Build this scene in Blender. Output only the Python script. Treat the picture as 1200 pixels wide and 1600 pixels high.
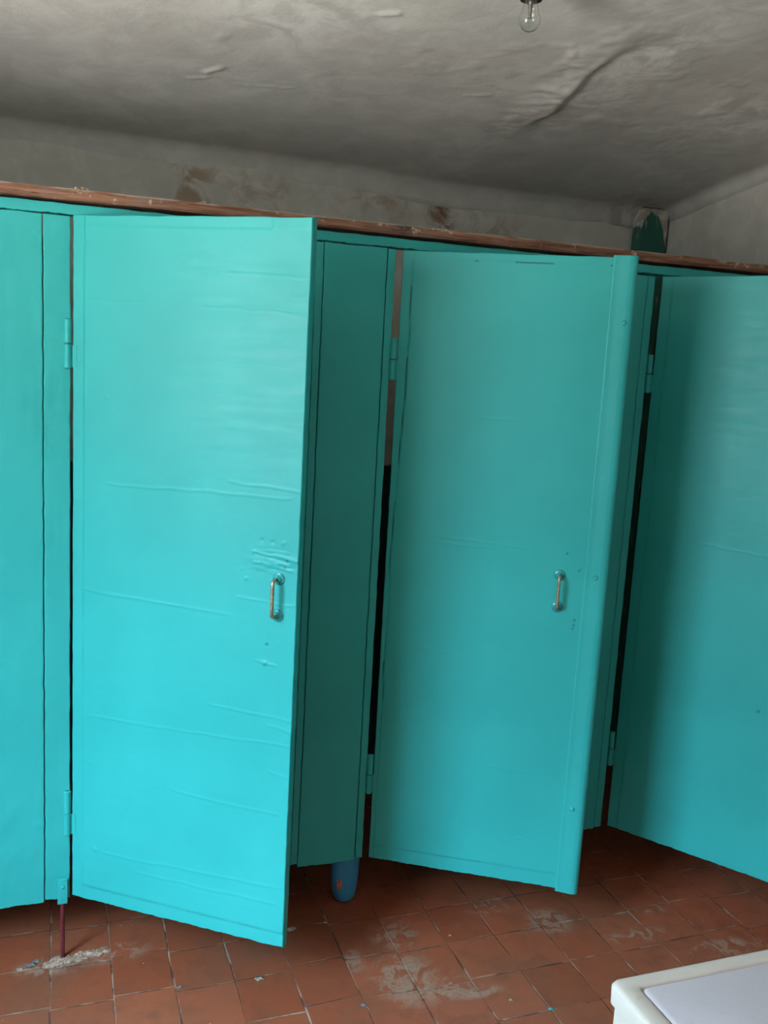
import bpy, math, random
import numpy as np
from mathutils import Matrix, Vector

for o in list(bpy.data.objects):
    bpy.data.objects.remove(o)
S = bpy.context.scene
COL = S.collection

# ------------------------------------------------------------------ camera
cam_d = bpy.data.cameras.new('camera')
cam = bpy.data.objects.new('camera', cam_d)
COL.objects.link(cam)
cam_d.sensor_fit = 'VERTICAL'
cam_d.sensor_height = 32.0
cam_d.lens = 1439.26 * 32.0 / 1600.0
cam_d.clip_start = 0.02
CP = Vector((0.47036, -2.45027, 1.66826))
RT = Vector((0.94196693, -0.33102311, 0.05587491))
UP = Vector((0.00116698, 0.16966797, 0.98550059))
FW = Vector((0.33570366, 0.92824376, -0.16020791))
m3 = Matrix((RT, UP, -FW)).transposed()
cam.matrix_world = Matrix.Translation(CP) @ m3.to_4x4()
S.camera = cam

# ------------------------------------------------------------------ world, exposure
S.view_settings.view_transform = 'Standard'
S.view_settings.look = 'None'
S.view_settings.gamma = 1.0
S.view_settings.use_curve_mapping = False
S.view_settings.exposure = 0.0
W = bpy.data.worlds.new('daylight')
S.world = W
W.use_nodes = True
wn = W.node_tree
wn.nodes.clear()
wo = wn.nodes.new('ShaderNodeOutputWorld')
bg = wn.nodes.new('ShaderNodeBackground')
tc = wn.nodes.new('ShaderNodeTexCoord')
sp = wn.nodes.new('ShaderNodeSeparateXYZ')
rp = wn.nodes.new('ShaderNodeValToRGB')
wn.links.new(tc.outputs['Generated'], sp.inputs[0])
mr = wn.nodes.new('ShaderNodeMapRange')
mr.inputs['From Min'].default_value = -1
wn.links.new(sp.outputs['Z'], mr.inputs['Value'])
wn.links.new(mr.outputs[0], rp.inputs[0])
cr = rp.color_ramp
# unseen outdoors, bands tuned to light the room: bright ground, dull middle, blue sky
RAMP = [(0.20, (3.7, 3.55, 3.35)), (0.42, (0.75, 0.72, 0.66)), (0.54, (0.54, 0.62, 0.72)), (0.64, (0.75, 1.15, 1.40)), (0.78, (1.75, 3.4, 4.6))]
cr.elements[0].position = RAMP[0][0]; cr.elements[0].color = (*RAMP[0][1], 1)
cr.elements[1].position = RAMP[-1][0]; cr.elements[1].color = (*RAMP[-1][1], 1)
for p_, c_ in RAMP[1:-1]:
    cr.elements.new(p_).color = (*c_, 1)
wn.links.new(rp.outputs[0], bg.inputs[0])
bg.inputs[1].default_value = 17.0
wn.links.new(bg.outputs[0], wo.inputs[0])

# window opening in the left wall: (y0, y1, z0, z1)
XL, XR, YB, YF = -0.80, 2.892, 1.0, -3.7
WIN = (-2.15, -0.95, 1.0, 2.32)
ld = bpy.data.lights.new('window_portal', 'AREA')
ld.shape = 'RECTANGLE'
ld.size = WIN[3] - WIN[2]
ld.size_y = WIN[1] - WIN[0]
ld.cycles.is_portal = True
lo = bpy.data.objects.new('window_portal', ld)
COL.objects.link(lo)
lo.location = (XL - 0.12, (WIN[0] + WIN[1]) / 2, (WIN[2] + WIN[3]) / 2)
lo.rotation_euler = (0, math.radians(-90), 0)

# ------------------------------------------------------------------ measured layout
ZB = 0.1724               # underside of the doors and panels
DH = 1.8
DW = 0.6268
DOORS = [(0.511, 0.6348, 0.0074), (1.3695, 0.5463, 0.0019), (2.216, 0.9654, 0.0017)]   # hinge x, opening angle, sag
HEAD0, HEAD1 = 1.979, 2.0045
PLK = (2.011, 2.038)

# ------------------------------------------------------------------ noise
def vnoise(x, y, sx, sy, seed=0):
    rng = np.random.RandomState(seed)
    T = rng.rand(256, 256)
    u = x / sx + 37.3
    v = y / sy + 91.7
    i = np.floor(u).astype(int); j = np.floor(v).astype(int)
    fu = u - i; fv = v - j
    fu = fu * fu * (3 - 2 * fu); fv = fv * fv * (3 - 2 * fv)
    a = T[i % 256, j % 256]; b = T[(i + 1) % 256, j % 256]
    c = T[i % 256, (j + 1) % 256]; d = T[(i + 1) % 256, (j + 1) % 256]
    return (a * (1 - fu) + b * fu) * (1 - fv) + (c * (1 - fu) + d * fu) * fv - 0.5
def fbm(x, y, s, seed=0, n=4):
    r = 0; a = 1.0
    for k in range(n):
        r = r + a * vnoise(x, y, s, s, seed + k)
        s *= 0.5; a *= 0.5
    return r
def gauss(d, w):
    return np.exp(-(d / w) ** 2)
def sstep(x, a, b):
    t = np.clip((x - a) / (b - a), 0, 1)
    return t * t * (3 - 2 * t)
def seg(x, z, ax, az, bx, bz):
    dx, dz = bx - ax, bz - az
    L = dx * dx + dz * dz
    t = np.clip(((x - ax) * dx + (z - az) * dz) / L, 0, 1)
    return np.hypot(x - ax - t * dx, z - az - t * dz)

# ------------------------------------------------------------------ object helpers
def tag(o, label=None, cat=None, group=None, kind=None):
    if label: o['label'] = label
    if cat: o['category'] = cat
    if group: o['group'] = group
    if kind: o['kind'] = kind
    return o
def empty(name, loc=(0, 0, 0), rz=0.0):
    o = bpy.data.objects.new(name, None)
    o.empty_display_size = 0.05
    COL.objects.link(o)
    o.location = loc
    o.rotation_euler = (0, 0, rz)
    return o
def link(name, me, mat, parent=None):
    if mat: me.materials.append(mat)
    o = bpy.data.objects.new(name, me)
    COL.objects.link(o)
    if parent: o.parent = parent
    return o

class MB:
    """collects shapes of one part"""
    def __init__(s): s.v = []; s.f = []; s.sm = []
    def add(s, vs, fs, smooth=False):
        n = len(s.v)
        s.v += [tuple(map(float, q)) for q in vs]
        s.f += [[n + i for i in f] for f in fs]
        s.sm += [smooth] * len(fs)
        return s
    def box(s, x0, x1, y0, y1, z0, z1):
        v = [(x, y, z) for x in (x0, x1) for y in (y0, y1) for z in (z0, z1)]
        return s.add(v, [(0, 1, 3, 2), (4, 6, 7, 5), (0, 4, 5, 1), (2, 3, 7, 6), (0, 2, 6, 4), (1, 5, 7, 3)])
    def lathe(s, prof, c=(0, 0, 0), axis='z', n=32, cap=True):
        vs = []
        for r, h in prof:
            for k in range(n):
                a = 2 * math.pi * k / n
                if axis == 'z': p = (r * math.cos(a), r * math.sin(a), h)
                elif axis == 'y': p = (r * math.cos(a), h, r * math.sin(a))
                else: p = (h, r * math.cos(a), r * math.sin(a))
                vs.append((c[0] + p[0], c[1] + p[1], c[2] + p[2]))
        fs = []
        for i in range(len(prof) - 1):
            for k in range(n):
                fs.append((i * n + k, i * n + (k + 1) % n, (i + 1) * n + (k + 1) % n, (i + 1) * n + k))
        if cap:
            fs.append(tuple(range(n))[::-1])
            fs.append(tuple((len(prof) - 1) * n + k for k in range(n)))
        return s.add(vs, fs, True)
    def tube(s, pts, r, n=14, rf=None):
        pts = [Vector(p) for p in pts]
        vs = []
        up = Vector((1, 0, 0))
        for i, p in enumerate(pts):
            t = (pts[min(i + 1, len(pts) - 1)] - pts[max(i - 1, 0)]).normalized()
            a = up - up.dot(t) * t
            if a.length < 1e-3: a = Vector((0, 0, 1))
            a.normalize(); b = t.cross(a)
            rr = r if rf is None else rf(i / (len(pts) - 1))
            for k in range(n):
                an = 2 * math.pi * k / n
                vs.append(p + a * rr * math.cos(an) + b * rr * math.sin(an))
        fs = []
        for i in range(len(pts) - 1):
            for k in range(n):
                fs.append((i * n + k, i * n + (k + 1) % n, (i + 1) * n + (k + 1) % n, (i + 1) * n + k))
        fs.append(tuple(range(n))[::-1]); fs.append(tuple((len(pts) - 1) * n + k for k in range(n)))
        return s.add(vs, fs, True)
    def lump(s, c, r, seed, sq=(1, 1, 1), n=10, rough=0.3):
        rd = random.Random(seed)
        ph = [(rd.uniform(0, 6.28), rd.uniform(1, 3.5), rd.uniform(0, 6.28), rd.uniform(1, 3.5)) for _ in range(4)]
        vs = []; m = 2 * n
        for i in range(n + 1):
            th = math.pi * i / n
            for k in range(m):
                a = 2 * math.pi * k / m
                d = Vector((math.sin(th) * math.cos(a), math.sin(th) * math.sin(a), math.cos(th)))
                w = 1 + rough * sum(math.sin(d.x * p[1] * 2 + p[0]) * math.cos(d.y * p[3] * 2 + d.z * 2 + p[2]) for p in ph) / 2
                vs.append((c[0] + d.x * r * sq[0] * w, c[1] + d.y * r * sq[1] * w, c[2] + d.z * r * sq[2] * w))
        fs = []
        for i in range(n):
            for k in range(m):
                fs.append((i * m + k, (i + 1) * m + k, (i + 1) * m + (k + 1) % m, i * m + (k + 1) % m))
        return s.add(vs, fs, True)
    def build(s, name, mat, parent=None, bevel=0.0, seg_=2, sharp=35):
        me = bpy.data.meshes.new(name)
        me.from_pydata(s.v, [], s.f)
        me.polygons.foreach_set('use_smooth', [True] * len(s.f))
        me.validate(); me.update()
        import bmesh
        bm = bmesh.new(); bm.from_mesh(me)
        bmesh.ops.recalc_face_normals(bm, faces=bm.faces)
        if bevel:
            es = [e for e in bm.edges if len(e.link_faces) == 2 and e.calc_face_angle() > 0.6]
            bmesh.ops.bevel(bm, geom=es, offset=bevel, segments=seg_, affect='EDGES', profile=0.6)
        for f in bm.faces: f.smooth = True
        bm.to_mesh(me); bm.free()
        me.set_sharp_from_angle(angle=math.radians(sharp))
        return link(name, me, mat, parent)

def grid_axis(a, b, step, edge=True):
    n = max(2, int(round((b - a) / step)) + 1)
    g = np.linspace(a, b, n)
    if edge:
        ex = [0.0006, 0.0014, 0.0026]
        g = np.concatenate([g, [a + q for q in ex], [b - q for q in ex]])
    return np.unique(np.round(g, 6))

def board(name, x0, x1, z0, z1, y0, th, hf, mat, parent=None, step=0.004, crack_shade_and_paint=None, rag=0.0, seed=1, edge_r=0.0025):
    """a painted board: front face relief h(x, z) outwards (-y), real thickness, rounded rim"""
    gx = grid_axis(x0, x1, step); gz = grid_axis(z0, z1, step)
    X, Z = np.meshgrid(gx, gz, indexing='ij')
    h = hf(X, Z) if hf else np.zeros_like(X)
    d = np.minimum(np.minimum(X - x0, x1 - X), np.minimum(Z - z0, z1 - Z))
    q = np.clip(1 - d / edge_r, 0, 1)
    h = h * np.clip(d / 0.002, 0, 1) - edge_r * (1 - np.sqrt(np.clip(1 - q * q, 0, 1)))
    X2 = X.copy(); Z2 = Z.copy()
    if rag:
        lo = sstep(Z, z0 + 0.02, z0); hi = sstep(Z, z1 - 0.02, z1)
        Z2 += (lo * rag * (vnoise(X, X * 0, 0.02, 1, seed) + 0.7 * vnoise(X, X * 0, 0.006, 1, seed + 5))
               + hi * rag * 0.6 * vnoise(X, X * 0, 0.04, 1, seed + 9))
        l2 = sstep(X, x0 + 0.01, x0); r2 = sstep(X, x1 - 0.01, x1)
        X2 += (l2 * rag * 0.5 * vnoise(Z, Z * 0, 0.03, 1, seed + 2) + r2 * rag * 0.5 * vnoise(Z, Z * 0, 0.03, 1, seed + 3))
    nx, nz = X.shape
    V = np.stack([X2, y0 - h, Z2], -1).reshape(-1, 3)
    idx = np.arange(nx * nz).reshape(nx, nz)
    F = np.stack([idx[:-1, :-1], idx[1:, :-1], idx[1:, 1:], idx[:-1, 1:]], -1).reshape(-1, 4)
    loop = np.concatenate([idx[:-1, 0], idx[-1, :-1], idx[::-1, -1][:-1], idx[0, ::-1][:-1]])
    L = len(loop); n0 = len(V)
    Fr = V[loop].copy(); Bk = Fr.copy(); Bk[:, 1] = y0 + th
    V = np.concatenate([V, Fr, Bk, Bk])
    k = np.arange(L); k2 = (k + 1) % L
    Sd = np.stack([n0 + k, n0 + L + k, n0 + L + k2, n0 + k2], -1)
    faces = F.tolist() + Sd.tolist() + [[n0 + 2 * L + int(t) for t in k[::-1]]]
    me = bpy.data.meshes.new(name)
    me.from_pydata(V.tolist(), [], faces)
    sm = [True] * len(F) + [False] * (L + 1)
    me.polygons.foreach_set('use_smooth', sm)
    at = me.attributes.new('crack_shade_and_paint', 'FLOAT', 'POINT')
    D = np.zeros(len(V))
    if crack_shade_and_paint is not None: D[:nx * nz] = np.clip(crack_shade_and_paint(X, Z), 0, 1).reshape(-1)
    at.data.foreach_set('value', D.astype(np.float32))
    me.update()
    return link(name, me, mat, parent)

# ------------------------------------------------------------------ materials
class NT:
    def __init__(s, name):
        s.m = bpy.data.materials.new(name); s.m.use_nodes = True
        s.t = s.m.node_tree; s.t.nodes.clear()
        s.out = s.n('ShaderNodeOutputMaterial'); s.b = s.n('ShaderNodeBsdfPrincipled')
        s.l(s.b.outputs[0], s.out.inputs[0])
        s.tc = s.n('ShaderNodeTexCoord')
    def n(s, k, **kw):
        q = s.t.nodes.new(k)
        for a, b in kw.items(): setattr(q, a, b)
        return q
    def l(s, a, b): s.t.links.new(a, b)
    def inp(s, sock, v):
        if isinstance(v, (int, float, tuple, list)): sock.default_value = v
        else: s.l(v, sock)
    def mapping(s, scale=(1, 1, 1), src='Object', loc=(0, 0, 0)):
        q = s.n('ShaderNodeMapping'); s.l(s.tc.outputs[src], q.inputs[0])
        q.inputs['Scale'].default_value = scale; q.inputs['Location'].default_value = loc
        return q.outputs[0]
    def noise(s, scale, detail=4, rough=0.55, vec=None, dist=0.0):
        q = s.n('ShaderNodeTexNoise')
        s.l(vec if vec is not None else s.tc.outputs['Object'], q.inputs['Vector'])
        q.inputs['Scale'].default_value = scale; q.inputs['Detail'].default_value = detail
        q.inputs['Roughness'].default_value = rough; q.inputs['Distortion'].default_value = dist
        return q.outputs['Fac']
    def math(s, op, a, b=0.0, c=0.0, clamp=False):
        q = s.n('ShaderNodeMath', operation=op); q.use_clamp = clamp
        s.inp(q.inputs[0], a); s.inp(q.inputs[1], b); s.inp(q.inputs[2], c)
        return q.outputs[0]
    def rng(s, v, a, b, c=0.0, d=1.0):
        q = s.n('ShaderNodeMapRange'); q.interpolation_type = 'SMOOTHSTEP'
        s.inp(q.inputs[0], v)
        for i, t in enumerate((a, b, c, d)): s.inp(q.inputs[i + 1], t)
        return q.outputs[0]
    def mix(s, f, a, b, mode='MIX'):
        q = s.n('ShaderNodeMix', data_type='RGBA', blend_type=mode)
        s.inp(q.inputs[0], f)
        s.inp(q.inputs[6], a if not isinstance(a, tuple) else (*a, 1)[:4])
        s.inp(q.inputs[7], b if not isinstance(b, tuple) else (*b, 1)[:4])
        return q.outputs[2]
    def bump(s, h, strength, dist=0.001, prev=None):
        q = s.n('ShaderNodeBump'); q.inputs['Strength'].default_value = strength
        q.inputs['Distance'].default_value = dist
        s.l(h, q.inputs['Height'])
        if prev is not None: s.l(prev, q.inputs['Normal'])
        return q.outputs[0]
    def attr(s, name):
        q = s.n('ShaderNodeAttribute'); q.attribute_name = name; return q.outputs['Fac']
    def done(s, col, rough=0.5, nrm=None, metal=0.0, spec=0.5):
        s.inp(s.b.inputs['Base Color'], col if not isinstance(col, tuple) else (*col, 1)[:4])
        s.inp(s.b.inputs['Roughness'], rough)
        s.inp(s.b.inputs['Metallic'], metal)
        s.b.inputs['Specular IOR Level'].default_value = spec
        if nrm is not None: s.l(nrm, s.b.inputs['Normal'])
        return s.m

def mat_paint():
    t = NT('turquoise_enamel')
    big = t.noise(3.0, 3)
    brush = t.noise(6.0, 5, 0.6, t.mapping((1, 1, 9)))
    peel = t.noise(220, 3, 0.6)
    mid = t.noise(28, 3, 0.5)
    c = t.mix(t.rng(big, 0.3, 0.7), (0.024, 0.358, 0.340), (0.031, 0.402, 0.382))
    c = t.mix(t.math('MULTIPLY', t.attr('crack_shade_and_paint'), 0.93), c, (0.004, 0.02, 0.022))  # depth shade painted dark into cracks, seams and nail holes
    b = t.bump(brush, 0.05, 0.001)
    b = t.bump(mid, 0.15, 0.0012, b)
    b = t.bump(peel, 0.18, 0.0006, b)
    return t.done(c, t.rng(brush, 0.3, 0.7, 0.42, 0.50), b, spec=0.38)
PAINT = mat_paint()

def mat_plaster(name, c1, c2, stains=(), bump=0.5, dado=None):
    t = NT(name)
    big = t.noise(1.6, 4)
    mid = t.noise(9, 5, 0.62, dist=0.6)
    fine = t.noise(60, 5, 0.6)
    c = t.mix(t.rng(mid, 0.35, 0.68), c1, c2)
    c = t.mix(t.rng(big, 0.42, 0.62, 0.0, 0.25), c, tuple(q * 0.85 for q in c1))
    for (p, r, col, s, sc, stretch) in stains:
        d = t.n('ShaderNodeVectorMath', operation='SUBTRACT'); t.l(t.tc.outputs['Object'], d.inputs[0]); d.inputs[1].default_value = p
        m2 = t.n('ShaderNodeVectorMath', operation='MULTIPLY'); t.l(d.outputs[0], m2.inputs[0]); m2.inputs[1].default_value = stretch
        ln = t.n('ShaderNodeVectorMath', operation='LENGTH'); t.l(m2.outputs[0], ln.inputs[0])
        near = t.rng(ln.outputs['Value'], r, r * 0.15)
        nz = t.rng(t.noise(sc, 6, 0.65, dist=1.0), 0.42, 0.62)
        f = t.math('MULTIPLY', t.math('MULTIPLY', near, nz), s, clamp=True)
        c = t.mix(f, c, col)
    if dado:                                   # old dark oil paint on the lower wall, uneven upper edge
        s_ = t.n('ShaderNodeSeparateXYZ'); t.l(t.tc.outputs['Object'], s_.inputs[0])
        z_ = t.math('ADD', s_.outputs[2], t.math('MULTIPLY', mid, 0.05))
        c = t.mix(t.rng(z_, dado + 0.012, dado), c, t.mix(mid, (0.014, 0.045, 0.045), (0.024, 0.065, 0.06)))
    b = t.bump(mid, bump, 0.005)
    b = t.bump(fine, bump, 0.0015, b)
    return t.done(c, 0.85, b, spec=0.2)
WASH = (0.50, 0.485, 0.435); WASH2 = (0.60, 0.585, 0.53)
STAINS = [
    ((1.875, 1.0, 2.255), 0.10, (0.20, 0.10, 0.05), 1.0, 7, (1.3, 1, 0.8)),
    ((1.90, 1.0, 2.21), 0.07, (0.16, 0.08, 0.04), 1.0, 22, (1, 1, 0.7)),
    ((2.10, 1.0, 2.20), 0.22, (0.26, 0.15, 0.085), 0.5, 14, (1, 1, 1.5)),
    ((1.62, 1.0, 2.27), 0.30, (0.32, 0.21, 0.13), 0.6, 10, (1, 1, 2.5)),
    ((0.93, 1.0, 2.24), 0.16, (0.30, 0.20, 0.12), 0.8, 9, (1, 1, 0.7)),
    ((1.17, 1.0, 2.25), 0.25, (0.30, 0.21, 0.13), 0.5, 12, (1, 1, 1.5)),
    ((2.75, 1.0, 2.33), 0.07, (0.015, 0.015, 0.013), 1.0, 40, (1, 1, 1.3)),
]
M_WALL = mat_plaster('whitewashed_plaster', WASH, WASH2, (), 0.25)
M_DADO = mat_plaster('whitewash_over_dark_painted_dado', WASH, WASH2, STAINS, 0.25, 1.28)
M_CEIL = mat_plaster('ceiling_whitewash', (0.48, 0.47, 0.435), (0.57, 0.56, 0.52), [
    ((1.95, -0.1, 2.45), 0.5, (0.78, 0.77, 0.73), 0.8, 7, (2.2, 0.6, 1)),
    ((1.0, -0.2, 2.45), 0.35, (0.74, 0.73, 0.70), 0.6, 9, (1, 1, 1)),
    ((2.5, 0.0, 2.45), 0.4, (0.76, 0.75, 0.71), 0.7, 6, (1, 1, 1)),
    ((2.72, 0.98, 2.36), 0.35, (0.26, 0.24, 0.20), 0.6, 8, (1, 1, 1)),
], 0.35)

def mat_floor():
    t = NT('red_clay_tiles')
    P = t.tc.outputs['Object']
    wob = t.n('ShaderNodeTexNoise'); wob.inputs['Scale'].default_value = 4.0; t.l(P, wob.inputs['Vector'])
    sub = t.n('ShaderNodeVectorMath', operation='SUBTRACT'); t.l(wob.outputs['Color'], sub.inputs[0]); sub.inputs[1].default_value = (0.5, 0.5, 0.5)
    scl = t.n('ShaderNodeVectorMath', operation='SCALE'); t.l(sub.outputs[0], scl.inputs[0]); scl.inputs['Scale'].default_value = 0.011
    add = t.n('ShaderNodeVectorMath', operation='ADD'); t.l(P, add.inputs[0]); t.l(scl.outputs[0], add.inputs[1])
    s = t.n('ShaderNodeSeparateXYZ'); t.l(add.outputs[0], s.inputs[0])
    u = t.math('DIVIDE', t.math('SUBTRACT', s.outputs[0], 0.4555), 0.1563)
    ci = t.math('FLOOR', u); fu = t.math('SUBTRACT', u, ci)
    wn_ = t.n('ShaderNodeTexWhiteNoise', noise_dimensions='1D'); t.l(ci, wn_.inputs['W'])
    v = t.math('DIVIDE', t.math('SUBTRACT', s.outputs[1], -0.046), 0.1680)
    v = t.math('ADD', v, t.math('MULTIPLY', t.math('SUBTRACT', wn_.outputs['Value'], 0.5), 0.16))
    ri = t.math('FLOOR', v); fv = t.math('SUBTRACT', v, ri)
    du = t.math('MULTIPLY', t.math('MINIMUM', fu, t.math('SUBTRACT', 1.0, fu)), 0.1563)
    dv = t.math('MULTIPLY', t.math('MINIMUM', fv, t.math('SUBTRACT', 1.0, fv)), 0.1680)
    d = t.math('MINIMUM', du, dv)
    wv = t.noise(7, 3)
    w = t.rng(wv, 0.35, 0.75, 0.0007, 0.0040)
    joint = t.rng(d, t.math('MULTIPLY', w, 1.35), t.math('MULTIPLY', w, 0.5), 0, 1)
    cmb = t.n('ShaderNodeCombineXYZ'); t.l(ci, cmb.inputs[0]); t.l(ri, cmb.inputs[1])
    wt = t.n('ShaderNodeTexWhiteNoise', noise_dimensions='3D'); t.l(cmb.outputs[0], wt.inputs['Vector'])
    c = t.mix(wt.outputs['Value'], (0.275, 0.064, 0.029), (0.345, 0.086, 0.041))
    n1 = t.noise(12, 5, 0.6, dist=0.5)
    c = t.mix(t.rng(n1, 0.45, 0.75, 0, 0.55), c, (0.17, 0.052, 0.028))
    n3 = t.noise(3.2, 4, 0.6)
    c = t.mix(t.rng(n3, 0.48, 0.7, 0, 0.35), c, (0.16, 0.075, 0.045))
    jc = t.mix(t.rng(t.noise(9, 4, 0.6), 0.46, 0.62), (0.07, 0.036, 0.026), (0.40, 0.28, 0.21))
    c = t.mix(t.math('MULTIPLY', joint, t.rng(t.noise(11, 3), 0.35, 0.55, 0.35, 0.85)), c, jc)
    # cement smears left between some tiles
    allf = None
    for (px, py, r, st, thr) in [(1.375, -0.335, 0.13, (1, 0.8), .47), (1.46, -0.40, 0.10, (0.7, 1.5), .47), (1.41, -0.14, 0.10, (1, 1), .5),
                            (1.90, -0.20, 0.09, (1, 1), .42), (1.74, -0.08, 0.08, (0.8, 1.4), .5), (2.12, -0.33, 0.09, (0.6, 2.0), .47), (1.55, -0.44, .06, (.6, 2), .45),
                            (0.47, -0.035, 0.12, (0.8, 2.2), .46), (0.62, -0.02, 0.10, (0.8, 1.6), .46), (1.26, -0.22, 0.06, (1.6, 0.7), .48), (2.25, -.22, .08, (.6, 2.0), .5), (2.35,-.45,.1,(.6,1.8),.48)]:
        q = t.n('ShaderNodeVectorMath', operation='SUBTRACT'); t.l(P, q.inputs[0]); q.inputs[1].default_value = (px, py, 0)
        q2 = t.n('ShaderNodeVectorMath', operation='MULTIPLY'); t.l(q.outputs[0], q2.inputs[0]); q2.inputs[1].default_value = (st[0], st[1], 0)
        ln = t.n('ShaderNodeVectorMath', operation='LENGTH'); t.l(q2.outputs[0], ln.inputs[0])
        near = t.rng(ln.outputs['Value'], r, r * 0.3)
        f = t.math('MULTIPLY', near, t.rng(t.noise(15 + 40 * abs(px - 1.3) % 9, 5, 0.6, dist=1.2), thr, thr + 0.08))
        allf = f if allf is None else t.math('MAXIMUM', allf, f)
    sm = t.math('MULTIPLY', allf, t.rng(t.noise(90, 3), 0.3, 0.6, 0.25, 0.62))
    c = t.mix(sm, c, (0.36, 0.24, 0.17))
    # flecks
    fl = t.n('ShaderNodeTexVoronoi'); fl.inputs['Scale'].default_value = 26; t.l(P, fl.inputs['Vector'])
    fs_ = t.rng(fl.outputs['Distance'], 0.055, 0.03)
    c = t.mix(t.math('MULTIPLY', fs_, t.rng(t.noise(5, 2), 0.5, 0.6)), c, (0.55, 0.5, 0.43))
    hgt = t.math('ADD', t.math('MULTIPLY', joint, -1.0), t.math('MULTIPLY', n1, 0.35))
    b = t.bump(hgt, 0.5, 0.003)
    b = t.bump(t.noise(70, 4, 0.6), 0.25, 0.0015, b)
    ro = t.math('ADD', t.rng(n1, 0.35, 0.7, 0.34, 0.55), t.math('MULTIPLY', t.math('MAXIMUM', joint, sm), 0.35))
    return t.done(c, ro, b, spec=0.28)
M_FLOOR = mat_floor()

def mat_wood():
    t = NT('raw_weathered_plank')
    g = t.noise(5, 6, 0.65, t.mapping((1.2, 30, 34)), dist=0.8)
    big = t.noise(4, 4, 0.6)
    c = t.mix(t.rng(g, 0.35, 0.65), (0.13, 0.055, 0.032), (0.31, 0.155, 0.095))
    c = t.mix(t.rng(big, 0.5, 0.66, 0, 0.6), c, (0.22, 0.14, 0.12))
    c = t.mix(t.rng(t.noise(9, 3, 0.5, t.mapping((1, 3, 6))), 0.62, 0.72, 0, 0.7), c, (0.035, 0.02, 0.014))
    c = t.mix(t.rng(t.noise(26, 5, 0.7), 0.60, 0.67, 0, 0.75), c, (0.52, 0.46, 0.37))
    c = t.mix(t.math('MULTIPLY', t.attr('crack_shade_and_paint'), 0.9), c, (0.45, 0.47, 0.38))
    b = t.bump(g, 0.5, 0.002)
    return t.done(c, 0.75, b, spec=0.25)
M_WOOD = mat_wood()

def simple(name, col, rough=0.5, metal=0.0, var=0.12, sc=30, bump=0.1, spec=0.5, dirtcol=None, thr=(0.55, 0.7)):
    t = NT(name)
    n = t.noise(sc, 5, 0.6)
    c = t.mix(t.rng(n, 0.35, 0.65), tuple(q * (1 - var) for q in col), tuple(min(1, q * (1 + var)) for q in col))
    if dirtcol: c = t.mix(t.rng(t.noise(sc * 2.3, 5, 0.65), *thr), c, dirtcol)
    return t.done(c, rough, t.bump(n, bump, 0.001), metal, spec)
M_BRASS = simple('worn_brass_rod', (0.46, 0.36, 0.24), 0.42, 0.75, 0.3, 120, 0.3, dirtcol=(0.16, 0.22, 0.19), thr=(0.5, 0.6))
M_ROSE = simple('chipped_turquoise_enamel', (0.022, 0.27, 0.27), 0.22, 0.0, 0.2, 80, 0.4, dirtcol=(0.22, 0.16, 0.10), thr=(0.60, 0.66))
M_RED = simple('dark_red_rod', (0.16, 0.020, 0.028), 0.45, 0.2, 0.2, 60, 0.2)
M_BLUE = simple('blue_plastic', (0.05, 0.30, 0.52), 0.35, 0.0, 0.05, 10, 0.05)
M_ORANGE = simple('orange_sticker', (0.75, 0.17, 0.06), 0.5, 0.0, 0.35, 120, 0.0)
M_ENAMEL = simple('cream_enamel', (0.50, 0.395, 0.335), 0.35, 0.0, 0.03, 14, 0.05, dirtcol=(0.38, 0.33, 0.27), thr=(0.62, 0.75))
M_TOPP = simple('lilac_grey_laminate', (0.50, 0.40, 0.41), 0.4, 0.0, 0.02, 200, 0.05)
M_DARK = simple('dark_bakelite', (0.03, 0.03, 0.025), 0.4, 0.0, 0.2, 60, 0.1)
M_BRASSB = simple('tarnished_metal', (0.30, 0.29, 0.26), 0.4, 0.8, 0.2, 60, 0.1)
M_MORTAR = simple('pinkish_mortar', (0.42, 0.25, 0.18), 0.9, 0.0, 0.35, 90, 0.8, 0.2, dirtcol=(0.10, 0.14, 0.15), thr=(0.56, 0.64))
M_CRUMB = simple('plaster_crumb', (0.34, 0.27, 0.20), 0.9, 0.0, 0.3, 150, 0.6, 0.2)
M_GREYCR = simple('grey_crumb', (0.17, 0.15, 0.14), 0.9, 0.0, 0.3, 150, 0.6, 0.2)
M_FRAME = simple('white_window_paint', (0.75, 0.74, 0.70), 0.4)
def mat_glass():
    t = NT('clear_glass')
    t.b.inputs['Transmission Weight'].default_value = 1.0
    t.b.inputs['IOR'].default_value = 1.45
    n = t.noise(40, 2)
    return t.done((0.97, 0.98, 0.97), t.rng(n, 0.3, 0.7, 0.0, 0.02))
M_GLASS = mat_glass()
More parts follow.
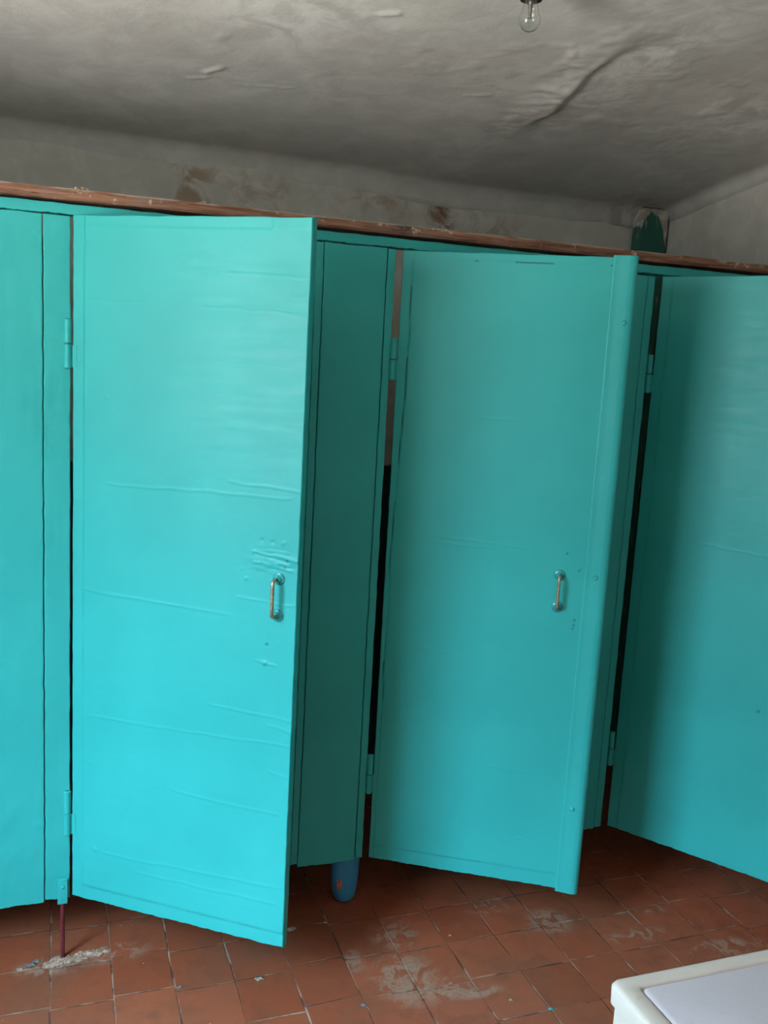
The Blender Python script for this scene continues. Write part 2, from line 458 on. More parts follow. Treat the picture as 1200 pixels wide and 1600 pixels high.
def mat_post():
    t = NT('green_post_under_whitewash')
    P = t.tc.outputs['Object']
    s = t.n('ShaderNodeSeparateXYZ'); t.l(P, s.inputs[0])
    n = t.noise(14, 5, 0.6, t.mapping((1, 1, 0.35)))
    x = t.math('ABSOLUTE', t.math('SUBTRACT', s.outputs[0], -0.015))
    lim = t.math('SUBTRACT', 2.345, t.math('MULTIPLY', t.math('MULTIPLY', x, x), 24.0))
    lim = t.math('ADD', lim, t.math('MULTIPLY', t.math('SUBTRACT', n, 0.5), 0.10))
    f = t.rng(t.math('SUBTRACT', lim, s.outputs[2]), -0.008, 0.008)
    wsh = t.mix(t.rng(t.noise(30, 4), 0.4, 0.6), (0.50, 0.48, 0.42), (0.34, 0.31, 0.26))
    c = t.mix(f, wsh, (0.016, 0.115, 0.085))
    c = t.mix(t.rng(t.noise(55, 4, 0.6, t.mapping((1, 1, 0.12))), 0.58, 0.66, 0, 0.7), c, (0.30, 0.29, 0.25))
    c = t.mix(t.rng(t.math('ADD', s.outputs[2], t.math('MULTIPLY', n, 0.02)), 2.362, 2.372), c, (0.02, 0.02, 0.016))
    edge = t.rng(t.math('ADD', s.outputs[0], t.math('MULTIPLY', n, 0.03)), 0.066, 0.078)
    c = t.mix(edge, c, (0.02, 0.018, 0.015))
    return t.done(c, 0.6, t.bump(n, 0.4, 0.004))
M_POST = mat_post()

# ------------------------------------------------------------------ the room shell
def surf(name, P, mat, smooth=True):
    nx, ny = P.shape[:2]
    idx = np.arange(nx * ny).reshape(nx, ny)
    F = np.stack([idx[:-1, :-1], idx[1:, :-1], idx[1:, 1:], idx[:-1, 1:]], -1).reshape(-1, 4)
    me = bpy.data.meshes.new(name)
    me.from_pydata(P.reshape(-1, 3).tolist(), [], F.tolist())
    me.polygons.foreach_set('use_smooth', [smooth] * len(F))
    me.update()
    return link(name, me, mat)

tag(MB().box(XL - 0.3, XR + 0.2, YF - 0.2, YB + 0.2, -0.1, 0.0).build('floor', M_FLOOR), kind='structure')

def ceil_z(X, Y):
    base = 2.352 + 0.105 * (1.0 - Y)
    base = np.where(Y < -1.2, 2.583 + 0.02 * np.tanh((-1.2 - Y) / 0.2), base)
    base = base + 0.014
    q = np.clip((Y - (YB - 0.075)) / 0.075, 0, 1)                           # rounded joint with the back wall
    base = base - 0.075 * (1 - np.sqrt(np.clip(1 - q * q, 0, 1)))
    q = np.clip((X - (XR - 0.05)) / 0.05, 0, 1)
    base = base - 0.05 * (1 - np.sqrt(np.clip(1 - q * q, 0, 1)))
    z = base + 0.022 * fbm(X, Y, 0.8, 3, 2) + 0.0022 * fbm(X, Y, 0.14, 11, 3)
    # seam where one plastered slab hangs a little lower than the next
    xr = 1.80 + 0.14 * sstep(Y, -0.5, 1.1) + 0.05 * vnoise(Y, Y * 0, 0.22, 1, 21) + 0.015 * vnoise(Y, Y * 0, 0.06, 1, 22)
    s = X - xr
    amp = 0.16 + 0.95 * gauss(Y - 0.02, 0.34)
    z = z - amp * 0.018 * np.exp(np.minimum(s, 0) / 0.16) * (1 - sstep(s, 0.0, 0.035 + 0.14 * sstep(np.abs(Y - 0.02), 0.15, 0.6)))
    z = z - amp * 0.0030 * gauss(s + 0.04, 0.06) * (fbm(X, Y, 0.035, 31, 3) + 0.3) * 2.4
    # raised flakes and drips of old whitewash
    fl = fbm(X, Y, 0.10, 41, 3)
    reg = gauss(np.hypot((X - 1.55) / 1.6, (Y + 0.25)), 0.55) + gauss(np.hypot(X - 1.05, Y + 0.1), 0.3) + gauss(np.hypot(X - 2.4, Y - 0.1), 0.4)
    z = z - 0.0016 * sstep(fl, 0.26, 0.42) * np.clip(reg, 0, 1)
    for (a, b_, c_, d_, w, hh) in FLAKES:
        z = z - 0.55 * hh * (0.5 + 1.5 * (vnoise(X, Y, 0.014, 0.014, 15) + 0.4)) * gauss(seg(X, Y, a, b_, c_, d_) + 0.012 * vnoise(X, Y, 0.03, 0.03, 5), w * 0.8)
    return z
FLAKES = [(0.86, 0.28, 0.90, 0.22, 0.010, 0.006), (0.83, 0.33, 0.87, 0.31, 0.008, 0.005), (0.95, 0.33, 1.12, 0.30, 0.006, 0.004),
          (1.08, -0.36, 1.13, -0.30, 0.008, 0.006), (1.10, -0.28, 1.20, -0.20, 0.007, 0.006), (1.20, -0.20, 1.235, -0.22, 0.010, 0.007),
          (1.70, -0.25, 1.73, -0.20, 0.008, 0.006), (1.60, 0.18, 1.66, 0.14, 0.008, 0.005)]
gx = np.concatenate([np.arange(XL - 0.2, -0.1, 0.06), np.arange(-0.1, XR + 0.1, 0.0085)])
gy = np.concatenate([np.arange(YF - 0.1, -1.0, 0.06), np.arange(-1.0, YB + 0.06, 0.0085)])
X, Y = np.meshgrid(gx, gy, indexing='ij')
Pc = np.stack([X, Y, ceil_z(X, Y)], -1)
ceil = surf('ceiling', Pc[:, ::-1], M_CEIL)
md = ceil.modifiers.new('thickness', 'SOLIDIFY'); md.thickness = 0.12; md.offset = -1
tag(ceil, kind='structure')

def wall_back():
    gx = np.concatenate([np.arange(XL - 0.2, 0.2, 0.06), np.arange(0.2, XR + 0.12, 0.012)])
    gz = np.concatenate([np.arange(-0.05, 1.9, 0.06), np.arange(1.9, 2.75, 0.012)])
    X, Z = np.meshgrid(gx, gz, indexing='ij')
    Yw = YB + 0.018 * fbm(X, Z, 0.5, 7, 3) + 0.003 * fbm(X, Z, 0.08, 17, 3)
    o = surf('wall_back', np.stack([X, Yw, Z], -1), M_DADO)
    md = o.modifiers.new('thickness', 'SOLIDIFY'); md.thickness = 0.15; md.offset = -1
    tag(o, kind='structure')
wall_back()
def wall_right():
    gy = np.concatenate([np.arange(YF - 0.1, -0.3, 0.06), np.arange(-0.3, YB + 0.1, 0.012)])
    gz = np.concatenate([np.arange(-0.05, 1.9, 0.06), np.arange(1.9, 2.75, 0.012)])
    Y, Z = np.meshgrid(gy, gz, indexing='ij')
    Xw = XR + 0.014 * fbm(Y, Z, 0.4, 57, 3) + 0.003 * fbm(Y, Z, 0.08, 47, 3)
    o = surf('wall_right', np.stack([Xw, Y, Z], -1)[::-1], M_WALL)
    md = o.modifiers.new('thickness', 'SOLIDIFY'); md.thickness = 0.15; md.offset = -1
    tag(o, kind='structure')
wall_right()
y0, y1, z0, z1 = WIN
wl = MB()
wl.box(XL - 0.25, XL, YF - 0.1, y0, -0.05, 2.75).box(XL - 0.25, XL, y1, YB + 0.05, -0.05, 2.75)
wl.box(XL - 0.25, XL, y0, y1, -0.05, z0).box(XL - 0.25, XL, y0, y1, z1, 2.75)
tag(wl.build('wall_left', M_WALL), kind='structure')
tag(MB().box(XL - 0.2, XR + 0.1, YF - 0.2, YF, -0.05, 2.75).build('wall_front', M_WALL), kind='structure')
wf = MB()
fx0, fx1 = XL - 0.09, XL - 0.04
wf.box(fx0, fx1, y0, y0 + 0.05, z0, z1).box(fx0, fx1, y1 - 0.05, y1, z0, z1)
wf.box(fx0, fx1, y0 + 0.05, y1 - 0.05, z0, z0 + 0.05).box(fx0, fx1, y0 + 0.05, y1 - 0.05, z1 - 0.05, z1)
wf.box(fx0 + 0.01, fx1 - 0.01, (y0 + y1) / 2 - 0.02, (y0 + y1) / 2 + 0.02, z0 + 0.05, z1 - 0.05)
tag(wf.build('window_1', M_FRAME, bevel=0.003), kind='structure')

# cubicle side walls, plastered, behind the fixed panels
PANX = [(0.281, 0.5055), (1.125, 1.349), (1.99, 2.193)]
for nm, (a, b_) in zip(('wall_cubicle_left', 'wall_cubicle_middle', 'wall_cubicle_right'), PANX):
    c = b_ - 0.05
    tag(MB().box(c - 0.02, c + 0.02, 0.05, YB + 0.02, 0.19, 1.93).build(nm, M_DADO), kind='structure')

# corner post
cp = empty('corner_post', (2.822, 0.955, 0))
tag(cp, 'square post in the back corner, dark green paint with whitewash over its top', 'post')
def post_h(X, Z): return 0.004 * fbm(X, Z, 0.06, 3, 3)
board('post_shaft', -0.068, 0.066, 0.0, 2.372, -0.02, 0.06, post_h, M_POST, cp, 0.01, None, 0.0)

# ------------------------------------------------------------------ header and plank
def head_h(X, Z):
    return 0.002 * fbm(X, Z, 0.12, 5, 3)
hr = board('header_rail', XL + 0.005, XR - 0.02, HEAD0, HEAD1, 0.0, 0.04, head_h, PAINT, None, 0.006, None, 0.004, 4)
tag(hr, 'long turquoise rail running over the cubicle doors, under the bare wooden plank', 'rail')

def plank():
    n = 500
    xs = np.linspace(XL + 0.01, XR - 0.03, n)
    prof = [(-0.014, 0.0), (-0.017, 0.004), (-0.018, 0.012), (-0.017, 0.022), (-0.014, 0.027), (0.03, 0.028), (0.10, 0.028), (0.10, 0.0), (0.03, 0.0)]
    vs = []
    for x in xs:
        a = float(vnoise(np.array([x]), np.array([0.]), 0.12, 1, 4)[0]); b_ = float(vnoise(np.array([x]), np.array([0.]), 0.35, 1, 8)[0])
        c_ = float(vnoise(np.array([x]), np.array([0.]), 0.03, 1, 9)[0]); d_ = float(vnoise(np.array([x]), np.array([0.]), 0.10, 1, 14)[0])
        for k, (py, pz) in enumerate(prof):
            up = pz > 0.02
            vs.append((x, py + (0.003 * a + 0.0015 * c_ if py < 0 else 0), PLK[0] + pz + ((0.003 * b_ + 0.0018 * c_) if up else 0.0045 * b_ + 0.003 * max(0, d_) * (py < 0))))
    m = len(prof)
    fs = []
    for i in range(n - 1):
        for k in range(m):
            fs.append((i * m + k, (i + 1) * m + k, (i + 1) * m + (k + 1) % m, i * m + (k + 1) % m))
    fs.append(tuple(range(m))); fs.append(tuple((n - 1) * m + k for k in range(m)))
    o = MB().add(vs, fs, True).build('top_plank', M_WOOD, sharp=50)
    # pale paint line left along the top edge
    at = o.data.attributes.new('crack_shade_and_paint', 'FLOAT', 'POINT')
    co = np.zeros(len(o.data.vertices) * 3, np.float32); o.data.vertices.foreach_get('co', co); co = co.reshape(-1, 3)
    top = (co[:, 2] > PLK[0] + 0.0235).astype(float) * (co[:, 1] < 0.0)
    brk = sstep(vnoise(co[:, 0], co[:, 1] * 0, 0.05, 1, 66) + 0.5, 0.25, 0.5)
    at.data.foreach_set('value', (top * brk * 0.6).astype(np.float32))
    tag(o, 'bare reddish brown wooden plank lying along the top of the turquoise rail', 'plank')
plank()

# ------------------------------------------------------------------ fixed panels
def strip_h(seed, amp=0.0012):
    def f(X, Z):
        h = amp * fbm(X, Z, 0.05, seed, 3) + 0.0005 * vnoise(X, Z, 0.012, 0.09, seed + 3)
        for (px, pz, r, s) in LUMPS.get(seed, []):
            h = h + s * gauss(np.hypot(X - px, (Z - pz)), r)
        return h
    return f
rd = random.Random(5)
LUMPS = {
    71: [(0.437 - 0.010, 1.93, 0.0035, 0.003), (0.425, 1.62, 0.003, 0.0025), (0.431, 1.62, 0.003, 0.0025)] + [(0.435 - rd.uniform(0, .012), rd.uniform(.2, 1.9), .003, .002) for _ in range(16)],
    72: [(0.45 + rd.uniform(0, .05), rd.uniform(.2, 1.95), .003, rd.uniform(-.001, .0022)) for _ in range(40)],
}
def panel(i, label, pieces):
    a, b_ = PANX[i]
    p = empty('partition_panel', ((a + b_) / 2, 0, ZB))
    tag(p, label, 'panel', 'narrow fixed panels between the cubicle doors')
    for (nm, x0, x1, z0, z1, y0, th, seed) in pieces:
        cx = (a + b_) / 2
        hf = strip_h(seed)
        board(nm, x0 - cx, x1 - cx, z0 - ZB, z1 - ZB, y0, th,
              lambda X, Z, hf=hf, cx=cx: hf(X + cx, Z + ZB), PAINT, p, 0.005, None, 0.004, seed)
    return p
ZT = HEAD0 - 0.0035
P0 = panel(0, 'bright turquoise fixed panel at the far left edge, above the red rod', [
    ('board', 0.281, 0.4405, ZB - 0.004, ZT, -0.001, 0.02, 71),
    ('post', 0.4425, 0.5055, ZB, ZT + 0.001, 0.0015, 0.035, 72)])
P1 = panel(1, 'dark shaded turquoise panel between the first and second open doors', [
    ('post', 1.125, 1.146, ZB + 0.008, ZT, 0.002, 0.035, 73),
    ('board', 1.1475, 1.3245, ZB - 0.001, ZT, 0.0, 0.02, 74),
    ('post', 1.327, 1.349, ZB + 0.004, ZT, 0.0005, 0.035, 75)])
P2 = panel(2, 'turquoise panel mostly hidden behind the edge of the second open door', [
    ('board', 1.99, 2.165, ZB - 0.003, ZT - 0.004, 0.0, 0.02, 76),
    ('post', 2.1665, 2.193, ZB, ZT - 0.004, 0.001, 0.035, 77)])

# ------------------------------------------------------------------ doors
def ridge(X, Z, ax, az, bx, bz, w=0.0018, h=0.0009, wob=0.003, sd=1):
    zz = Z + wob * vnoise(X, Z * 0, 0.05, 1, sd)
    return h * gauss(seg(X, zz, ax, az, bx, bz), w)
def h_common(X, Z, seed):
    return 0.0012 * fbm(X, Z, 0.25, seed, 2) + 0.0001 * vnoise(X, Z, 0.05, 0.008, seed + 7)
def h_door1(X, Z):
    h = h_common(X, Z, 1)
    h = h + 0.0013 * sstep(X, 0.034, 0.036) + 0.0010 * gauss(X - 0.036 - 0.002 * vnoise(Z, Z * 0, 0.1, 1, 3), 0.0018)
    h = h + 0.0016 * sstep(Z + 0.001 * vnoise(X, X * 0, 0.1, 1, 8), 0.040, 0.0425) * sstep(X, 0.034, 0.036)
    h = h + 0.0008 * sstep(Z + 0.004 * vnoise(X, X * 0, 0.12, 1, 9), 1.775, 1.771)
    h = h + 0.0012 * (X > 0.53) * (Z > 1.772) * (Z < 1.80)                               # small patch in the top corner
    for a in [(0.05, 1.60, 0.20, 1.597), (0.42, 1.672, 0.62, 1.664), (0.36, 1.595, 0.62, 1.585),
              (0.10, 1.150, 0.60, 1.160), (0.44, 1.185, 0.62, 1.178), (0.03, 0.868, 0.45, 0.858), (0.47, .905, .62, .90),
              (0.05, 0.528, 0.62, 0.545), (0.40, 0.62, 0.62, 0.61), (0.1, 0.148, 0.62, 0.165), (0.2, 0.115, 0.6, 0.12), (.3, .37, .6, .36), (.56, .59, .622, .582), (.57, .47, .62, .463)]:
        h = h + ridge(X, Z, *a, w=0.0022, h=0.0009, wob=0.006, sd=int(a[0] * 100) + int(a[1] * 50))
    # torn, overpainted patch above the handle
    rg = gauss(np.hypot((X - 0.565) / 2.6, Z - 1.005), 0.022)
    h = h + rg * 0.0045 * vnoise(X, Z, 0.03, 0.006, 77) + rg * 0.002 * vnoise(X, Z, 0.008, 0.004, 78)
    h = h + ridge(X, Z, 0.51, 1.025, 0.625, 1.008, 0.0025, 0.003, 0.01, 5) - ridge(X, Z, 0.515, 1.018, 0.60, 1.003, 0.0025, 0.003, 0.01, 6)
    h = h + ridge(X, Z, 0.51, 0.996, 0.61, 0.985, 0.0025, 0.002, 0.008, 7)
    for (px, pz, r, s) in [(0.491, 0.953, 0.003, 0.003), (0.478, 0.975, 0.003, 0.0015), (0.552, 0.795, 0.003, -0.003), (0.549, 0.748, 0.005, 0.004),
                           (0.53, 1.052, 0.003, -0.002), (0.558, 1.05, 0.003, -0.002), (0.585, 1.05, 0.004, 0.002), (0.075, 0.155, 0.006, 0.002), (0.06, 0.40, 0.004, 0.002), (0.076, 0.25, 0.003, 0.001), (0.10, 1.365, 0.003, 0.0015), (.115, 1.335, .003, .0015), (.08, .545, .003, .001)]:
        h = h + s * gauss(np.hypot(X - px, Z - pz), r)
    h = h + ridge(X, Z, 0.525, 0.752, 0.58, 0.744, 0.0016, 0.0018, 0.004, 9)
    return h
def d_door1(X, Z):  # mask for the painted shade in holes and seams
    d = gauss(np.hypot(X - 0.552, Z - 0.795), 0.0028) + gauss(np.hypot(X - 0.597, Z - 1.008), 0.003) + gauss(np.hypot(X - 0.592, Z - 0.992), 0.003)
    d = d + 0.35 * gauss(X - 0.0335, 0.0012) * (vnoise(Z, Z * 0, 0.06, 1, 4) > 0.05)
    d = d + 0.5 * gauss(Z - 0.040, 0.0013) * (X > 0.034) * (vnoise(X, X * 0, 0.05, 1, 6) > -0.1)
    d = d + 0.6 * gauss(np.hypot(X - 0.549, Z - 0.746), 0.0022)
    return d
def h_door2(X, Z):
    h = h_common(X, Z, 21)
    crack = 0.030 - 0.016 * sstep(Z, 1.55, 0.9) + 0.003 * vnoise(Z, Z * 0, 0.08, 1, 12)
    h = h + 0.0014 * sstep(X, crack, crack + 0.002) - 0.002 * gauss(X - crack, 0.0015)
    h = h + 0.0012 * sstep(Z, 0.044, 0.046) + 0.0010 * sstep(Z, 1.779, 1.777)
    for a in [(0.03, 1.02, 0.40, 1.005), (0.06, 1.00, .3, .995), (0.05, 0.685, 0.40, 0.665), (0.2, 1.36, 0.5, 1.352), (0.3, 0.35, 0.5, 0.345)]:
        h = h + ridge(X, Z, *a, w=0.002, h=0.0006, wob=0.005, sd=int(a[1] * 70))
    for (px, pz, r, s) in [(0.549, 0.812, 0.003, -0.003), (0.547, 0.798, 0.0025, -0.002), (0.545, 0.788, 0.0025, -0.002), (0.515, 1.0, 0.0025, -0.002), (0.45, 0.14, 0.004, 0.0018), (0.45, 0.155, 0.003, 0.0012)]:
        h = h + s * gauss(np.hypot(X - px, Z - pz), r)
    return h
def d_door2(X, Z):
    crack = 0.030 - 0.016 * sstep(Z, 1.55, 0.9) + 0.003 * vnoise(Z, Z * 0, 0.08, 1, 12)
    d = gauss(X - crack, 0.0013) * (vnoise(Z, Z * 0, 0.12, 1, 17) > -0.05) * (Z > 0.5)
    d = d + gauss(Z - 1.777, 0.0013) * (vnoise(X, X * 0, 0.05, 1, 19) > 0.0) * (X > 0.2)
    d = d + 0.5 * gauss(Z - 0.044, 0.0012) * (vnoise(X, X * 0, 0.08, 1, 18) > 0)
    for (px, pz) in [(0.549, 0.812), (0.547, 0.798), (0.545, 0.788), (0.512, 1.0), (0.549, 0.955)]:
        d = d + gauss(np.hypot(X - px, Z - pz), 0.0027)
    return d
def h_door3(X, Z):
    h = h_common(X, Z, 41)
    h = h + 0.0012 * sstep(X, 0.034, 0.036) + ridge(X, Z, 0.2, 1.0, 0.5, 0.99, .002, .0006, .005, 4)
    h = h - 0.003 * gauss(np.hypot(X - 0.43, Z - 0.52), 0.003)
    return h
def d_door3(X, Z): return gauss(np.hypot(X - 0.43, Z - 0.52), 0.003)

def handle(parent, x, z0, z1, front, lean=0.0):
    """rod bent into a C, feet in two round plates"""
    pts = []
    r = 0.010
    reach = 0.030
    a = (x, front - 0.001, z0); b_ = (x, front - 0.001, z1)
    L = reach - r
    pts.append(a); pts.append((x - lean * .5, front - L * .6, z0)); pts.append((x - lean * .85, front - L, z0))
    for k in range(1, 7):
        t = k / 6 * math.pi / 2
        pts.append((x - lean, front - L - r * math.sin(t), z0 + r * (1 - math.cos(t))))
    for k in range(1, 8): pts.append((x - lean, front - reach, z0 + r + (z1 - z0 - 2 * r) * k / 8))
    for k in range(0, 7):
        t = math.pi / 2 - k / 6 * math.pi / 2
        pts.append((x - lean, front - L - r * math.sin(t), z1 - r * (1 - math.cos(t))))
    pts.append((x - lean * .5, front - L * .5, z1)); pts.append(b_)
    h = MB().tube(pts, 0.0046, 16).build('handle', M_BRASS, parent)
    h['label'] = 'worn metal handle, paint rubbed off the rod'
    for z in (z0, z1):
        MB().lathe([(0.0158, 0.0), (0.0158, -0.0025), (0.0142, -0.0050), (0.0100, -0.0065), (0.0078, -0.0085), (0.0065, -0.012)],
                   (x, front + 0.0005, z), 'y', 28).build('rosette', M_ROSE, h)
    return h
def hinge(parent, z0, z1, y=-0.0065):
    """barrel hinge: two knuckles on one axis, thin leaf onto the door"""
    x = -0.010
    zm = (z0 + z1) / 2
    o = MB()
    o.lathe([(0.006, zm + 0.0008), (0.0092, zm + 0.002), (0.0092, z1 - 0.002), (0.006, z1)], (x, y, 0), 'z', 24)
    o.lathe([(0.006, z0), (0.0092, z0 + 0.002), (0.0092, zm - 0.002), (0.006, zm - 0.0008)], (x, y, 0), 'z', 24)
    o.lathe([(0.004, z0), (0.004, z1)], (x, y, 0), 'z', 12)
    o.box(x, 0.012, y + 0.0045, y + 0.0070, z0 + 0.003, zm - 0.003)
    return o.build('hinge', PAINT, parent)

def door(i, label, hf, df, w=DW):
    X0, t, b_ = DOORS[i]
    d = empty('cubicle_door', (X0, 0, ZB + b_), -t)
    tag(d, label, 'door', 'cubicle doors standing open')
    board('door_leaf', 0, w, 0, DH, 0.0, 0.022, hf, PAINT, d, 0.0032, df, 0.003, 200 + i)
    return d
D1 = door(0, 'brightly lit turquoise cubicle door standing open, handle near its free edge, leftmost of the three', h_door1, d_door1)
handle(D1, 0.578, 0.872, 0.963, -0.002, lean=0.004)
hinge(D1, 1.609 - ZB - .0074, 1.731 - ZB - .0074); hinge(D1, 0.359 - ZB - .0074, 0.487 - ZB - .0074)
D2 = door(1, 'turquoise cubicle door standing open, broad rounded strip screwed along its free edge', h_door2, d_door2, DW - 0.004)
handle(D2, 0.497, 0.846, 0.937, -0.002)
hinge(D2, 1.618 - ZB, 1.733 - ZB); hinge(D2, 0.383 - ZB, 0.507 - ZB)
def edge_strip():
    zs = np.linspace(-0.006, DH + 0.004, 120)
    prof = [(0.5630, -0.0010), (0.5632, -0.0040), (0.5655, -0.0058), (0.570, -0.0050), (0.585, -0.0066), (0.602, -0.0090), (0.6140, -0.0094), (0.6235, -0.0050), (0.6275, 0.004), (0.6278, 0.022), (0.6250, 0.0235), (0.6228, 0.022), (0.6228, 0.002), (0.6180, -0.0010)]
    vs = []
    for z in zs:
        w1 = 0.0015 * float(vnoise(np.array([z]), np.array([0.]), 0.25, 1, 51)[0])
        lean = 0.0035 * (z / DH - 0.5)
        for (px, py) in prof:
            vs.append((px + (w1 - lean * 0 if px < 0.6 else 0), py, z))
    m = len(prof); n = len(zs); fs = []
    for i in range(n - 1):
        for k in range(m):
            fs.append((i * m + k, (i + 1) * m + k, (i + 1) * m + (k + 1) % m, i * m + (k + 1) % m))
    fs.append(tuple(range(m))); fs.append(tuple((n - 1) * m + k for k in range(m)))
    o = MB().add(vs, fs, True).build('edge_strip', PAINT, D2, sharp=60)
    o['label'] = 'rounded turquoise strip folded around the door edge'
    for (x, z) in ((0.604, 1.631), (0.594, 0.940), (0.590, 0.256)):
        MB().lathe([(0.0066, 0.002), (0.0066, -0.0018), (0.0052, -0.0038), (0.0024, -0.0046)], (x, -0.0090 if x > 0.6 else -0.0078, z), 'y', 20).build('screw', PAINT, o)
edge_strip()
D3 = door(2, 'turquoise cubicle door cut off by the right edge of the photo, dark shadow band near its hinges', h_door3, d_door3)
hinge(D3, 1.618 - ZB, 1.736 - ZB); hinge(D3, 0.387 - ZB, 0.506 - ZB)

# closed neighbour on the left, outside the frame
d0 = empty('cubicle_door', (-0.351, 0.0, ZB), 0.0)
tag(d0, 'closed turquoise cubicle door left of the leftmost fixed panel', 'door')
board('door_leaf', 0, DW - 0.006, 0, DH, 0.0, 0.022, h_door3, PAINT, d0, 0.012, None, 0.003, 300)
handle(d0, 0.578, 0.872, 0.963, -0.002)
e0 = board('partition_panel', XL + 0.01, -0.358, ZB, ZT, 0.0, 0.02, None, PAINT, None, 0.03)
tag(e0, 'wide turquoise panel between the left wall and the closed cubicle door', 'panel')

# ------------------------------------------------------------------ bracket and red rod under the left panel
sr = empty('support_rod', (0.4868, -0.004, 0))
tag(sr, 'thin dark red rod holding up the leftmost panel, set in broken floor mortar', 'rod')
MB().tube([(0.0005 * math.sin(k), 0.001 * math.cos(k * 1.7), z) for k, z in enumerate(np.linspace(-0.005, 0.172, 8))], 0.0056, 16).build('rod', M_RED, sr)
br = MB().box(-0.0130, 0.0125, -0.0060, -0.001, 0.163, 0.236).box(-0.0130, 0.0125, -0.0078, -0.006, 0.2335, 0.236).build('bracket', PAINT, sr, bevel=0.0012)
MB().lathe([(0.0045, 0), (0.0045, -0.001), (0.003, -0.0025), (0.001, -0.003)], (0.0005, -0.0058, 0.212), 'y', 18).build('screw', PAINT, br)

# ------------------------------------------------------------------ blue bottle on the floor
bt = empty('bottle', (1.322, 0.078, 0))
tag(bt, 'blue plastic bottle with a small orange mark, standing under the dark middle panel', 'bottle')
bp = [(0.000, 0.0), (0.022, 0.0), (0.029, 0.004), (0.0345, 0.014), (0.0385, 0.032), (0.0415, 0.060), (0.0430, 0.095), (0.0440, 0.150), (0.0430, 0.178), (0.036, 0.198), (0.020, 0.212), (0.0135, 0.218), (0.0135, 0.226)]
MB().lathe(bp[1:], (0, 0, 0), 'z', 40).build('body', M_BLUE, bt)
MB().lathe([(0.016, 0.222), (0.017, 0.224), (0.0165, 0.248), (0.014, 0.251)], (0, 0, 0), 'z', 28).build('cap', M_FRAME, bt)
def sticker():
    vs = []; n = 8
    a0 = math.radians(-140); a1 = math.radians(-118)
    for i in range(n):
        z = 0.052 + 0.030 * i / (n - 1)
        r = np.interp(z, [q[1] for q in bp], [q[0] for q in bp]) + 0.0005
        for k in range(n):
            s_ = 0.15 * math.sin(i * 1.7) * (k in (0, n - 1))
            a = a0 + (a1 - a0) * (k + s_) / (n - 1)
            vs.append((r * math.cos(a), r * math.sin(a), z))
    fs = [(i * n + k, i * n + k + 1, (i + 1) * n + k + 1, (i + 1) * n + k) for i in range(n - 1) for k in range(n - 1)]
    MB().add(vs, fs, True).build('orange_mark', M_ORANGE, bt)
sticker()

# ------------------------------------------------------------------ light bulb
T = 1.98
def unproj(u, v, t):
    return CP + t * (FW + RT * ((u - 600) / 1439.26) - UP * ((v - 800) / 1439.26))
bc = unproj(827.5, 31.5, T)
lb = empty('light_bulb', (bc.x, bc.y, bc.z))
tag(lb, 'clear glass light bulb, unlit, hanging in a dark holder under the ceiling', 'light bulb')
gp = []
R0 = 0.0235
for k in range(0, 15):
    a = math.pi * (-0.5 + k / 14 * 0.72)
    gp.append((max(1e-4, R0 * math.cos(a)), R0 * math.sin(a)))
gp += [(0.0178, 0.0215), (0.0158, 0.028), (0.0145, 0.035), (0.0140, 0.040)]
out_ = gp
inn = [(max(1e-4, r - 0.0007), h + (0.0007 if i < 6 else 0)) for i, (r, h) in enumerate(gp)][::-1]
MB().lathe(out_ + inn, (0, 0, 0), 'z', 40, cap=False).build('glass', M_GLASS, lb)
st = MB().lathe([(0.0055, 0.036), (0.0042, 0.022), (0.0030, 0.008), (0.0036, 0.004)], (0, 0, 0), 'z', 16)
st.tube([(0.002, 0, 0.006), (0.009, 0.0, 0.000), (0.011, 0, -0.004)], 0.0004, 6).tube([(-0.002, 0, 0.006), (-0.009, 0.0, 0.000), (-0.011, 0, -0.004)], 0.0004, 6)
st.tube([(-0.011, 0, -0.004), (-0.006, 0.002, -0.006), (0, 0, -0.004), (0.006, -0.002, -0.006), (0.011, 0, -0.004)], 0.0003, 6)
st.build('filament_stem', M_BRASSB, lb)
MB().lathe([(0.0120, 0.036), (0.0132, 0.038), (0.0134, 0.052), (0.0125, 0.056)], (0, 0, 0), 'z', 28).build('metal_cap', M_BRASSB, lb)
cz = 2.366 + 0.105 * (1.0 - bc.y) - bc.z + 0.01
MB().lathe([(0.0145, 0.0405), (0.0235, 0.0400), (0.0245, 0.043), (0.0235, 0.047), (0.0190, 0.050), (0.0185, 0.075), (0.026, 0.085), (0.030, 0.10), (0.030, cz)], (0, 0, 0), 'z', 32).build('lamp_holder', M_DARK, lb)

